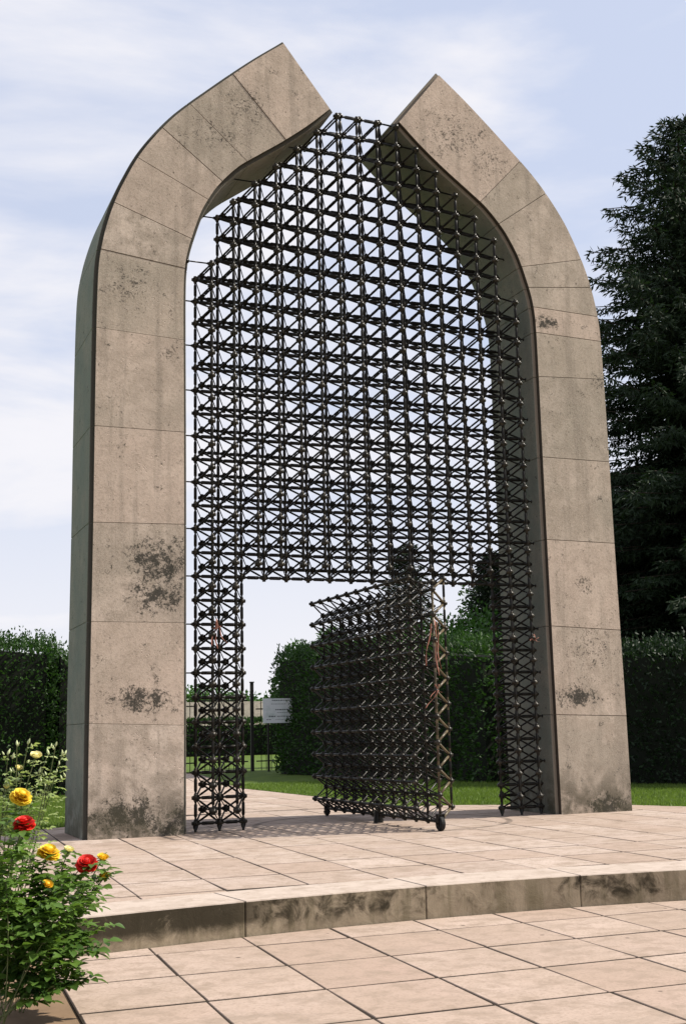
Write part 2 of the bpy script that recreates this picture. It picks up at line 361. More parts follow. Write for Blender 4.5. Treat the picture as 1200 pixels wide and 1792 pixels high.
def ground_mat(name, a, b_, sc):
    m, t, b = new_mat(name); P = pos(t)
    c = mix(t, mrange(t, noise(t, sc, 8, 0.7, P), 0.35, 0.65), a, b_)
    c = mix(t, mrange(t, noise(t, sc*9, 5, 0.7, P), 0.4, 0.7, 0, 0.6), c, tuple(x*0.5 for x in a))
    t.links.new(c, b.inputs['Base Color']); b.inputs['Roughness'].default_value = 0.95; b.inputs['Specular IOR Level'].default_value = 0.1
    return m
M_lawn = ground_mat('lawn ground', (0.06, 0.10, 0.02), (0.11, 0.16, 0.03), 2.5)
M_white = ground_mat('pale rendered wall', (0.62, 0.52, 0.44), (0.72, 0.62, 0.54), 0.7)

# ------------------------------------------------------------------ ground
ZD, ZP = -0.09, -0.295        # terrace and plaza surfaces
def quad_sheet(name, poly, z, mat, kind='structure'):
    bm = bmesh.new(); bm.faces.new([bm.verts.new((x, y, z)) for x, y in poly])
    o = link(name, bm_mesh(name, bm, mat)); tag(o, kind=kind); return o
quad_sheet('ground', [(-900, -900), (900, -900), (900, 900), (-900, 900)], -0.345, M_soil)
AC, AR0, AR1 = (0.1, -16.7), 11.42, 11.92       # arc of the step: outer edge and back of the kerb
def arc_y(x, r): return AC[1]+math.sqrt(max(r*r-(x-AC[0])**2, 0))
DECK = [(-3.1, -6.4), (6.9, -9.5), (6.9, -3), (6.65, -1.6), (6.3, -0.3), (5.9, 0.62), (4.95, 1.65), (4.26, 2.18), (2.9, 2.75), (1.2, 2.8), (-0.2, 2.35), (-1.5, 1.45), (-2.5, 0.1), (-3.1, -1.8)]
arcpts = [(x, arc_y(x, AR0)) for x in np.linspace(-3.1, 6.9, 41)]
# lawn: a ring of turf behind and beside the terrace, up to the horizon
bm = bmesh.new()
inner = [(-3.1, arc_y(-3.1, AR0))]+[p for p in DECK[::-1] if p[1] > -3.1][:]
inner = [(-3.1, arc_y(-3.1, AR0))]+DECK[:1:-1][0:len(DECK)-2]+[(6.9, arc_y(6.9, AR0))]
outer = []
cx, cy = 2.0, -3.0
for p in inner:
    d = Vector((p[0]-cx, p[1]-cy)).normalized(); outer.append((cx+d.x*800, cy+d.y*800))
vi = [bm.verts.new((p[0], p[1], -0.125)) for p in inner]; vo_ = [bm.verts.new((p[0], p[1], -0.125)) for p in outer]
for i in range(len(inner)-1): bm.faces.new((vi[i], vi[i+1], vo_[i+1], vo_[i]))
tag(link('lawn', bm_mesh('lawn', bm, M_lawn)), kind='structure')

def clip(poly, nx, ny, c):
    """keep nx*x+ny*y >= c"""
    o = []
    for i in range(len(poly)):
        a, b = poly[i], poly[(i+1) % len(poly)]
        da, db = nx*a[0]+ny*a[1]-c, nx*b[0]+ny*b[1]-c
        if da >= 0: o.append(a)
        if da*db < 0:
            s = da/(da-db); o.append((a[0]+(b[0]-a[0])*s, a[1]+(b[1]-a[1])*s))
    return o
def area(p): return abs(sum(p[i][0]*p[(i+1) % len(p)][1]-p[(i+1) % len(p)][0]*p[i][1] for i in range(len(p))))/2 if len(p) > 2 else 0
def clip_convex(q, poly):
    # poly counter-clockwise
    for i in range(len(poly)):
        a, b = poly[i], poly[(i+1) % len(poly)]
        nx, ny = -(b[1]-a[1]), (b[0]-a[0]); q = clip(q, nx, ny, nx*a[0]+ny*a[1])
        if len(q) < 3: return []
    return q

def grid_tiles(parent, mat, top, x0, y0, w_, d_, skew, ny, i_rng, j_rng, clipper, thick=0.045, gy=1.8):
    ux, uy = Vector((1, ny)), Vector((skew, 1))
    for i in i_rng:
        for j in j_rng:
            g = 0.0085
            q = []
            for a, b in ((0, 0), (1, 0), (1, 1), (0, 1)):
                p = Vector((x0, y0))+ux*((i+a)*w_+(g*0.8 if a == 0 else -g*0.8)+random.uniform(-.006, .006))+uy*((j+b)*d_+(g*gy if b == 0 else -g*gy)+random.uniform(-.003, .003))
                q.append((p.x, p.y))
            q = clipper(q)
            if len(q) < 3 or area(q) < 0.012: continue
            dz = random.uniform(-0.0008, 0.0008)
            bm = prism(q, 'z', top-thick, top+dz, 0.003)
            cxx = sum(p[0] for p in q)/len(q); cyy = sum(p[1] for p in q)/len(q)
            bmesh.ops.rotate(bm, cent=(cxx, cyy, top), matrix=Matrix.Rotation(random.uniform(-.002, .002), 3, 'X'), verts=bm.verts)
            link('paving_slab', bm_mesh('paving_slab', bm, mat), parent)

# terrace: bedding, slabs, kerb
bm = bmesh.new()
poly = arcpts[::-1]
body = [(x, arc_y(x, AR0+0.12)) for x in np.linspace(-3.1, 6.9, 31)]+[p for p in DECK[2:]]
bmt = prism(body, 'z', -0.34, ZD-0.0035)
terrace = tag(link('terrace', bm_mesh('terrace', bmt, M_mortar)), kind='structure')
DECKC = [(-3.1, -8.0)]+[(6.9, -9.5)]+DECK[2:]
def clip_deck(q):
    q = clip_convex(q, DECKC)
    if len(q) < 3: return []
    cx_ = sum(p[0] for p in q)/len(q)
    dx, dy = (cx_-AC[0]), arc_y(cx_, AR1+0.008)-AC[1]; l = math.hypot(dx, dy)
    return clip(q, dx/l, dy/l, (dx/l)*cx_+(dy/l)*arc_y(cx_, AR1+0.008))
grid_tiles(terrace, M_tile_up, ZD, -0.530, -4.78, 0.572, 0.68, 0.055, -0.03, range(-5, 14), range(-1, 13), clip_deck, gy=2.2)
a0 = None
th = [math.atan2(arc_y(x, AR0)-AC[1], x-AC[0]) for x in (-3.1, -2.35, -1.155, 0.085, 1.217, 2.4, 3.6, 4.8, 6.0, 6.9)]
for k in range(len(th)-1):
    g = 0.0025/AR0
    t0, t1 = th[k]-g, th[k+1]+g
    ts = np.linspace(t0, t1, 7)
    pl = [(AC[0]+AR0*math.cos(a), AC[1]+AR0*math.sin(a)) for a in ts]+[(AC[0]+AR1*math.cos(a), AC[1]+AR1*math.sin(a)) for a in ts[::-1]]
    link('kerb_stone', bm_mesh('kerb_stone', prism(pl, 'z', -0.335, ZD+random.uniform(-.001, .002), 0.006), M_kerb), terrace)

# lower plaza
PL = [(-2.41, -5.2), (-2.62, -10.5), (6.5, -10.5), (6.5, -5.0), (1, -4.9)]
plb = [(AC[0]+(AR0+0.02)*math.cos(a), AC[1]+(AR0+0.02)*math.sin(a)) for a in np.linspace(math.atan2(11.1, 6.2), math.atan2(11.1, -2.42), 20)]
pbody = [(-2.64, -10.5), (6.5, -10.5), (6.5, arc_y(6.5, AR0))]+plb+[(-2.335, -5.3)]
plaza = tag(link('plaza', bm_mesh('plaza', prism(pbody, 'z', -0.34, ZP-0.0035), M_mortar)), kind='structure')
def clip_plaza(q):
    cx_ = sum(p[0] for p in q)/len(q)
    yy = arc_y(cx_, AR0-0.010); dx, dy = cx_-AC[0], yy-AC[1]; l = math.hypot(dx, dy)
    return clip(q, -dx/l, -dy/l, -(dx/l)*cx_-(dy/l)*yy)
grid_tiles(plaza, M_tile_lo, ZP, -1.775, -5.66, 0.578, 0.652, 0.058, -0.028, range(-1, 13), range(-8, 2), clip_plaza)
# planting bed beside the plaza
bed = quad_sheet('flower_bed', [(-6, -11), (-2.5, -11), (-2.25, -5.75), (-2.25, -5.2), (-3.1, -5.4), (-6, -6)], ZP-0.012, M_soil)
# path behind the gate to the iron fence
path = tag(link('path', bm_mesh('path', prism([(0.45, 2.3), (3.6, 2.3), (3.6, 9.8), (5.6, 20.6), (2.6, 20.6), (0.45, 9.8)], 'z', -0.3, ZD-0.003), M_mortar)), kind='structure')
def clip_p1(q): return clip_convex(clip(q, 0, 1, 2.86), [(0.5, 2.2), (3.55, 2.2), (3.55, 9.8), (0.5, 9.8)]) if len(q) > 2 else []
def clip_p2(q): return clip_convex(q, [(0.5, 9.81), (3.55, 9.81), (5.55, 20.5), (2.65, 20.5)])
grid_tiles(path, M_tile_up, ZD+0.001, 0.5, 2.2, 0.61, 0.68, 0.0, 0.0, range(0, 5), range(0, 12), clip_p1)
grid_tiles(path, M_tile_up, ZD+0.001, 0.5, 9.8, 0.61, 0.9, 0.2, 0.0, range(-1, 7), range(0, 12), clip_p2)

# ------------------------------------------------------------------ the stone arch
XC = 2.045
OUT = [(-3.212, -0.09), (-3.212, 1.05), (-3.205, 2.08), (-3.2, 3.1), (-3.2, 4.13), (-3.198, 5.0), (-3.192, 5.6), (-3.178, 5.95), (-3.14, 6.21), (-3.085, 6.45), (-3.00, 6.72), (-2.89, 6.98), (-2.75, 7.26), (-2.57, 7.53), (-2.37, 7.78), (-2.17, 7.985), (-1.95, 8.19), (-1.70, 8.42), (-1.37, 8.71), (-1.03, 8.985)]
INN = [(-2.235, -0.09), (-2.235, 1.02), (-2.235, 2.08), (-2.235, 3.13), (-2.238, 4.14), (-2.243, 5.16), (-2.243, 5.72), (-2.232, 5.99), (-2.20, 6.20), (-2.135, 6.43), (-2.05, 6.68), (-1.955, 6.87), (-1.825, 7.07), (-1.60, 7.315), (-1.345, 7.51), (-1.04, 7.735), (-0.74, 7.98), (-0.455, 8.245)]
def dens(pl, n=6):
    P = [Vector(p) for p in pl]; o = []
    for i in range(len(P)-1):
        p0 = P[i-1] if i else P[0]*2-P[1]; p1, p2 = P[i], P[i+1]; p3 = P[i+2] if i+2 < len(P) else P[-1]*2-P[-2]
        for k in range(n):
            t = k/n
            o.append(0.5*((2*p1)+(-p0+p2)*t+(2*p0-5*p1+4*p2-p3)*t*t+(-p0+3*p1-3*p2+p3)*t**3))
    o.append(P[-1]); return o
def offset(pl, d):
    o = []
    for i, p in enumerate(pl):
        a, b = pl[max(i-1, 0)], pl[min(i+1, len(pl)-1)]
        t = (b-a).normalized(); o.append(p+Vector((-t.y, t.x))*d)
    return o
OD, ID = dens(OUT), dens(INN)
OB, IB = offset(OD, 0.038), offset(ID, -0.040)
tipd = ((OD[-1]-OD[-3]).normalized()+(ID[-1]-ID[-3]).normalized())*0.5*0.045
OB[-1] = OB[-1]+tipd; IB[-1] = IB[-1]+tipd
def arclen(pl):
    s = [0]
    for i in range(1, len(pl)): s.append(s[-1]+(pl[i]-pl[i-1]).length)
    return s
def near(pl, q):
    q = Vector(q); best = None; s = arclen(pl)
    for i in range(len(pl)-1):
        a, b = pl[i], pl[i+1]; l = (b-a).length; t = max(0, min(1, (q-a).dot(b-a)/(l*l)))
        dd = (a+(b-a)*t-q).length
        if best is None or dd < best[0]: best = (dd, s[i]+t*l)
    return best[1]
def sub(pl, s0, s1):
    s = arclen(pl)
    def at(x):
        for i in range(len(pl)-1):
            if x <= s[i+1]: return pl[i]+(pl[i+1]-pl[i])*((x-s[i])/(s[i+1]-s[i]))
        return pl[-1]
    o = [at(s0)]+[pl[i] for i in range(len(pl)) if s0+0.03 < s[i] < s1-0.03]+[at(s1)]
    return o
YF, YS, YB = -0.25, -0.19, 0.86
J_left = [((-3.21, 1.045), (-2.235, 1.01)), ((-3.205, 2.07), (-2.235, 2.07)), ((-3.2, 3.10), (-2.235, 3.12)), ((-3.2, 4.13), (-2.238, 4.13)), ((-3.19, 5.21), (-2.243, 5.17)),
          ((-3.15, 6.10), (-2.235, 6.00)), ((-3.02, 6.66), (-2.16, 6.36)), ((-2.75, 7.22), (-1.95, 6.85)), ((-2.49, 7.64), (-1.79, 7.10)), ((-2.17, 7.99), (-1.50, 7.40)), ((-1.66, 8.46), (-1.02, 7.75))]
J_right = [((-3.21, 1.02), (-2.235, 1.05)), ((-3.205, 2.05), (-2.235, 2.09)), ((-3.2, 3.12), (-2.235, 3.13)), ((-3.2, 4.15), (-2.238, 4.15)), ((-3.198, 5.22), (-2.243, 5.17)),
           ((-3.19, 5.72), (-2.243, 5.74)), ((-3.18, 6.05), (-2.22, 6.07)), ((-3.12, 6.44), (-2.17, 6.32)), ((-2.99, 6.80), (-2.08, 6.58)), ((-2.5, 7.63), (-1.80, 7.12)), ((-2.15, 8.02), (-1.55, 7.38))]
def pier(name, sgn, joints, label):
    root = tag(empty(name, (XC+sgn*2.72, 0.3, ZD)), label, 'stone pier')
    inv = Matrix.Translation((-(XC+sgn*2.72), -0.3, -ZD))
    def place(bm, nm, mat):
        me = bm_mesh(nm, bm, mat); me.transform(inv); return link(nm, me, root)
    mir = lambda pl: [(XC-sgn*p[0], p[1]) if True else p for p in pl]
    mir = lambda pl: [(XC+(p[0] if sgn < 0 else -p[0]), p[1]) for p in pl]
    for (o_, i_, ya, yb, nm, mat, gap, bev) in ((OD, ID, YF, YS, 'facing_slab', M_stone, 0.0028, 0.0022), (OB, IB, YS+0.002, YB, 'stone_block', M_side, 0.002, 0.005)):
        so = [0]+[near(o_, a) for a, b in joints]+[arclen(o_)[-1]]
        si = [0]+[near(i_, b) for a, b in joints]+[arclen(i_)[-1]]
        for k in range(len(so)-1):
            gp = lambda q: gap*(0.45 if (sgn < 0 and q <= 5) else 1.0)
            e0 = gp(k) if k else 0; e1 = gp(k+1) if k < len(so)-2 else 0
            pl = sub(o_, so[k]+e0, so[k+1]-e1)+sub(i_, si[k]+e0, si[k+1]-e1)[::-1]
            y0 = ya+random.uniform(-0.0025, 0.0025) if nm == 'facing_slab' else ya
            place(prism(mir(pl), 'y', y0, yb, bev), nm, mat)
    oc, ic = offset(OD, -0.006), offset(ID, 0.006)
    pl = oc+ic[::-1]
    place(prism(mir(pl), 'y', YF+0.008, YB-0.01), 'core', M_joint_l if sgn < 0 else M_joint)
    return root
pier('arch_pier', -1, J_left, 'left limestone half arch with shaded green outer side, lichen patch at mid height')
pier('arch_pier', 1, J_right, 'right limestone half arch with green stained, shade-tinted inner side facing the steel lattice')

# ------------------------------------------------------------------ space frame
S, DP = 0.26, 0.2075
ROD = lathe_unit([(0.0001, 0.012), (0.0135, 0.014), (0.0135, 0.050), (0.009, 0.053), (0.0180, 0.074), (0.0180, 0.186), (0.009, 0.207), (0.0135, 0.210), (0.0135, 0.246), (0.0001, 0.248)], 6)
ROD = (ROD[0], ROD[1])
ROD_H = ROD[0]*np.array([1.14, 1.14, 1.0])
V_, F_ = ROD
LD = math.sqrt((S/2)**2*2+DP**2)
def diag_rod():
    p = [(0.0001, 0.014), (0.0125, 0.016), (0.0125, 0.052), (0.0075, 0.056), (0.0112, 0.078), (0.0112, LD-0.078), (0.0075, LD-0.056), (0.0125, LD-0.052), (0.0125, LD-0.016), (0.0001, LD-0.014)]
    return lathe_unit(p, 6)
DV, DF = diag_rod()
DV2 = DV*np.array([0.55, 0.55, 1.0])
def node_geo():
    bm = bmesh.new(); bmesh.ops.create_icosphere(bm, subdivisions=1, radius=0.040)
    for ax in (Vector((1, 0, 0)), Vector((0, 0, 1)), Vector((0, 1, 0))):
        for s in (-1, 1):
            M = Matrix.Translation(ax*s*0.033) @ ax.to_track_quat('Z', 'Y').to_matrix().to_4x4()
            bmesh.ops.create_cone(bm, cap_ends=True, segments=6, radius1=0.019, radius2=0.019, depth=0.014, matrix=M)
    bmesh.ops.triangulate(bm, faces=bm.faces)
    V = np.array([v.co[:] for v in bm.verts]); Fc = np.array([[v.index for v in f.verts] for f in bm.faces]); bm.free(); return V, Fc
NV, NF = node_geo()

def space_frame(root, A, Cn, orient, mats, slimness=1.0):
    """A: set of (i,j) ; Cn: set of (i+.5,j+.5) ; orient(u,w,z)->local point ; chords: A both ways, front vertical, back horizontal"""
    M_r, M_n = mats
    camp = Vector(CAM)-root.location
    chords, diags, slim, nodes = [], [], [], []
    P = {}
    for (i, j) in A: P[('A', i, j)] = orient(i*S, 0, j*S)
    for (i, j) in Cn:
        P[('C', i, j)] = orient(i*S, -DP, j*S); P[('B', i, j)] = orient(i*S, DP, j*S)
    for (i, j) in A:
        for di, dj in ((1, 0), (0, 1)):
            q = (i+di, j+dj)
            if q in A:
                # a chord belongs to the frame only where a pyramid stands on one side of it
                if di: ok = ((i+.5, j+.5) in Cn) or ((i+.5, j-.5) in Cn)
                else: ok = ((i+.5, j+.5) in Cn) or ((i-.5, j+.5) in Cn)
                if ok: chords.append((P[('A', i, j)], P[('A', *q)]))
    for (i, j) in Cn:
        if (i, j+1) in Cn: chords.append((P[('C', i, j)], P[('C', i, j+1)]))
        if (i+1, j) in Cn: chords.append((P[('B', i, j)], P[('B', i+1, j)]))
        for di in (-.5, .5):
            for dj in (-.5, .5):
                if (i+di, j+dj) in A:
                    for l in 'CB':
                        steep = (l == 'B' and di < 0 and dj > 0) or (l == 'C' and di > 0 and dj < 0)
                        (slim if steep else diags).append((P[('A', i+di, j+dj)], P[(l, i, j)]))
    for k, p in P.items(): nodes.append(p)
    def near_first(lst, key): return sorted(lst, key=key)
    V0, F0 = ROD[0], ROD[1]
    def emit(lst, nm, V, Fc, mat, seg=True, cap=300):
        mid = (lambda e: ((e[0]+e[1])/2-camp).length) if seg else (lambda e: (e-camp).length)
        lst = near_first(lst, mid)
        V = V*(np.array([slimness, slimness, 1.0]) if seg else slimness)
        me = np_mesh(nm, V, Fc, mat, smooth=False)
        mtx = [dir_matrix(e[0], e[1]) if seg else Matrix.Translation(e) for e in lst]
        for m in mtx[:cap]: link(nm, me, root, mw=m)
        if len(mtx) > cap:
            VV, FF = join_instances(V, Fc, mtx[cap:])
            tag(link(nm, np_mesh(nm+'_rest', VV, FF, mat), root), kind='stuff')
    lv = [e for e in chords if abs(e[0].z-e[1].z) > 0.1]; lh = [e for e in chords if abs(e[0].z-e[1].z) <= 0.1]
    emit(lv, 'upright_rod', V0, F0, M_r); emit(lh, 'level_rod', ROD_H, F0, M_r); emit(diags, 'diagonal_rod', DV, DF, M_r); emit(slim, 'slim_diagonal_rod', DV2, DF, M_r); emit(nodes, 'node', NV, NF, M_n, False)

TOP = {0: 23, 1: 26, 2: 27, 3: 28, 4: 29, 5: 30, 6: 31, 7: 32, 8: 32, 9: 32, 10: 31, 11: 30, 12: 29, 13: 28, 14: 27, 15: 26, 16: 23}
CT = {0: 23.5, 1: 26.5, 2: 27.5, 3: 28.5, 4: 29.5, 5: 30.5, 6: 31.5, 7: 31.5, 8: 31.5, 9: 31.5, 10: 30.5, 11: 29.5, 12: 28.5, 13: 27.5, 14: 26.5, 15: 23.5}
As = set((i, j) for i in range(17) for j in range(0 if (i <= 2 or i >= 14) else 10, TOP[i]+1))
Cs = set()
for i in range(16):
    j = 0.5 if (i < 2 or i >= 14) else 10.5
    while j <= CT[i]+1e-6: Cs.add((i+.5, j)); j += 1
gate = tag(empty('lattice_gate', (0, 0, 0)), 'black steel space frame lattice filling the pointed stone arch around the doorway', 'lattice gate')
space_frame(gate, As, Cs, lambda u, w_, z: Vector((u, w_, z)), (M_steel, M_node))
# feet under the side strips
foot = lathe_unit([(0.0001, 0.0), (0.012, -0.005), (0.030, -0.03), (0.012, -0.082), (0.018, ZD+0.001), (0.0001, ZD+0.001)], 8)
fme = np_mesh('foot', foot[0], foot[1], M_steel)
for i in (0, 1, 2, 14, 15, 16): link('foot', fme, gate, loc=(i*S, 0, 0))
# tie rods into the stone
def inner_x(z):
    for a, b in zip(ID[:-1], ID[1:]):
        if a.y <= z <= b.y: return a.x+(b.x-a.x)*(z-a.y)/(b.y-a.y)
    return ID[-1].x
def tie(p, sgn):
    xw = XC+(inner_x(p.z)-0.0 if sgn < 0 else -inner_x(p.z)); xe = xw+(0.02 if sgn > 0 else -0.02)
    L_ = abs(xe-p.x)
    g, f = lathe_unit([(0.0001, 0.015), (0.012, 0.016), (0.012, 0.05), (0.008, 0.055), (0.008, L_-0.065), (0.024, L_-0.06), (0.024, L_), (0.0001, L_)], 6)
    link('tie_rod', np_mesh('tie_rod', g, f, M_steel), gate, mw=dir_matrix(p, (xe, p.y, p.z)))
for j in range(2, 24, 2):
    tie(Vector((0, 0, j*S)), -1); tie(Vector((16*S, 0, j*S)), 1)
tie(Vector((0.5*S, -DP, 23.5*S)), -1)
for i, j in ((1, 26), (3, 28), (5, 30)):
    tie(Vector((i*S, 0, j*S)), -1); tie(Vector(((16-i)*S, 0, j*S)), 1)

# the open leaf, turned about its middle on a floor pivot
TH = R(92); cu, su = math.cos(TH), math.sin(TH)
leaf = tag(empty('gate_leaf', (8*S, 0, 0)), 'open lattice door leaf turned square to the gate, standing on a castor', 'gate leaf')
LAs = set((i, j) for i in range(12) for j in range(0, 10))
LCs = set((i+.5, j+.5) for i in range(11) for j in range(0, 10))
def lor(u, w_, z):      # w=-DP (with the vertical chords) faces right in the photograph
    u = u-5.5*S; n = (-su, cu)
    return Vector((u*cu+n[0]*w_, u*su+n[1]*w_, z))
space_frame(leaf, LAs, LCs, lor, (M_steel, M_node), 0.82)
# paler end members along the near edge
def bar(p0, p1, r, nm, mat, parent):
    g, f = lathe_unit([(0.0001, 0), (r, 0), (r, (Vector(p1)-Vector(p0)).length), (0.0001, (Vector(p1)-Vector(p0)).length)], 8)
    return link(nm, np_mesh(nm, g, f, mat), parent, mw=dir_matrix(p0, p1))
e0 = lor(0, 0, 0.0)
bar(Vector((e0.x, e0.y, 0.0)), Vector((e0.x, e0.y, 2.34)), 0.014, 'edge_post', M_edge_steel, leaf)
eb = lor(0.5*S, -DP, 0.13)
bar(Vector((eb.x, eb.y, 0.13)), Vector((eb.x, eb.y, 2.47)), 0.011, 'edge_post', M_edge_steel, leaf)
for j in range(0, 10):
    a = lor(0, 0, j*S)
    for z in (j*S+0.13, j*S-0.13):
        if z > 0: bar(a, lor(0.5*S, -DP, z), 0.0125, 'edge_brace', M_edge_steel, leaf)
# castors and pivot
def wheel(parent, c, r, wdt):
    bm = bmesh.new()
    M = Matrix.Translation(c) @ Matrix.Rotation(R(90), 4, 'Y')
    bmesh.ops.create_cone(bm, cap_ends=True, segments=24, radius1=r, radius2=r, depth=wdt, matrix=M)
    es = [e for e in bm.edges if len(e.link_faces) == 2 and e.calc_face_angle(0) > 1.0]
    bmesh.ops.bevel(bm, geom=es, offset=0.008, segments=2, affect='EDGES')
    wl = link('wheel', bm_mesh('wheel', bm, M_rubber), parent)
    bm = bmesh.new()
    for s in (-1, 1): add_box(bm, Vector(c)+Vector((s*(wdt/2+0.008), 0, 0.03)), (0.008, 0.05, 0.11))
    add_box(bm, Vector(c)+Vector((0, 0, 0.088)), (wdt+0.03, 0.055, 0.01))
    bmesh.ops.create_cone(bm, cap_ends=True, segments=8, radius1=0.01, radius2=0.01, depth=wdt+0.05, matrix=M)
    link('wheel_fork', bm_mesh('wheel_fork', bm, M_steel), parent)
wheel(leaf, (e0.x-0.01, e0.y-0.02, ZD+0.072), 0.072, 0.05)
ef = lor(11*S, 0, 0.0); wheel(leaf, (ef.x, ef.y, ZD+0.05), 0.05, 0.035)
bm = bmesh.new()
bmesh.ops.create_cone(bm, cap_ends=True, segments=16, radius1=0.055, radius2=0.045, depth=0.12, matrix=Matrix.Translation((0, 0, ZD+0.06)))
bmesh.ops.create_cone(bm, cap_ends=True, segments=16, radius1=0.03, radius2=0.03, depth=0.20, matrix=Matrix.Translation((0, 0, 0.05)))
link('pivot', bm_mesh('pivot', bm, M_steel), leaf)

# ribbons tied to the lattice
def ribbon(name, pts, wdt, label):
    V = []; Fc = []
    me_v = []
    for k, strand in enumerate(pts):
        base = len(V); m = len(strand)
        for q, p in enumerate(strand):
            tw = Vector((math.cos(q*0.5+k), math.sin(q*0.5+k)*0.6, 0.15)).normalized()*wdt/2
            V.append(Vector(p)-tw); V.append(Vector(p)+tw)
        for q in range(m-1): Fc.append((base+2*q, base+2*q+1, base+2*q+3, base+2*q+2))
    o = link(name, np_mesh(name, np.array([v[:] for v in V]), np.array(Fc), M_ribbon, True))
    sm = o.modifiers.new('thickness', 'SOLIDIFY'); sm.thickness = 0.002
    tag(o, label, 'ribbon', 'ribbons tied to the lattice'); return o
def strand(p0, p1, sag=0.02, n=9):
    p0, p1 = Vector(p0), Vector(p1); o = []
    for k in range(n):
        t = k/(n-1); p = p0.lerp(p1, t)+Vector((math.sin(t*7)*0.012, math.sin(t*5)*0.012, -sag*math.sin(math.pi*t))); o.append(p)
    return o
ribbon('ribbon', [strand((0.16, -0.24, 2.10), (0.10, -0.25, 1.83)), strand((0.16, -0.24, 2.10), (0.27, -0.24, 1.86)), strand((0.12, -0.24, 2.02), (0.20, -0.24, 2.04)), strand((0.17, -0.22, 2.12), (0.16, -0.26, 1.80))], 0.013,
       'faded red ribbon knotted on the narrow lattice strip left of the doorway')
ex, ey = 8*S+e0.x, e0.y
ribbon('ribbon', [strand((ex, ey-0.03, 2.02), (ex+0.02, ey-0.03, 1.45)), strand((ex+0.03, ey-0.02, 2.0), (ex+0.05, ey-0.02, 1.52)), strand((ex-0.04, ey-0.03, 1.98), (ex-0.12, ey-0.02, 1.55)),
                  strand((ex+0.01, ey-0.04, 1.30), (ex-0.15, ey-0.03, 1.12)), strand((ex+0.02, ey-0.04, 1.36), (ex-0.1, ey-0.04, 1.22)), strand((ex-0.02, ey-0.03, 1.36), (ex+0.04, ey-0.03, 1.28))], 0.014,
       'long faded red ribbon wound down the near edge of the open door leaf')
ribbon('ribbon', [strand((15.5*S, -0.25, 1.99), (15.5*S+0.06, -0.25, 1.9)), strand((15.5*S, -0.25, 1.99), (15.5*S-0.06, -0.25, 1.91)), strand((15.5*S-0.03, -0.25, 1.93), (15.5*S+0.05, -0.25, 1.95))], 0.013,
       'small faded red ribbon knotted on the right lattice strip beside the stone')

# ------------------------------------------------------------------ vegetation
def cards(P, D, Nn, Ln, Wd, fold=0.25):
    """kite shaped leaves: base P, direction D, side Nn, length Ln, width Wd -> V,F(tris)"""
    n = len(P); D = D/np.linalg.norm(D, axis=1, keepdims=True)
    Sd = np.cross(D, Nn); Sd /= (np.linalg.norm(Sd, axis=1, keepdims=True)+1e-9); Up_ = np.cross(Sd, D)
    Ln = np.broadcast_to(Ln, (n,))[:, None]; Wd = np.broadcast_to(Wd, (n,))[:, None]
    a = P; b = P+D*Ln*0.45+Sd*Wd*0.5+Up_*Wd*fold; c = P+D*Ln; d = P+D*Ln*0.45-Sd*Wd*0.5+Up_*Wd*fold
    V = np.stack([a, b, c, d], 1).reshape(-1, 3)
    k = np.arange(n)[:, None]*4
    Fc = np.concatenate([k+np.array([[0, 1, 2]]), k+np.array([[0, 2, 3]])], 0)
    return V, Fc
def unit(n): 
    v = rng.normal(size=(n, 3)); return v/np.linalg.norm(v, axis=1, keepdims=True)

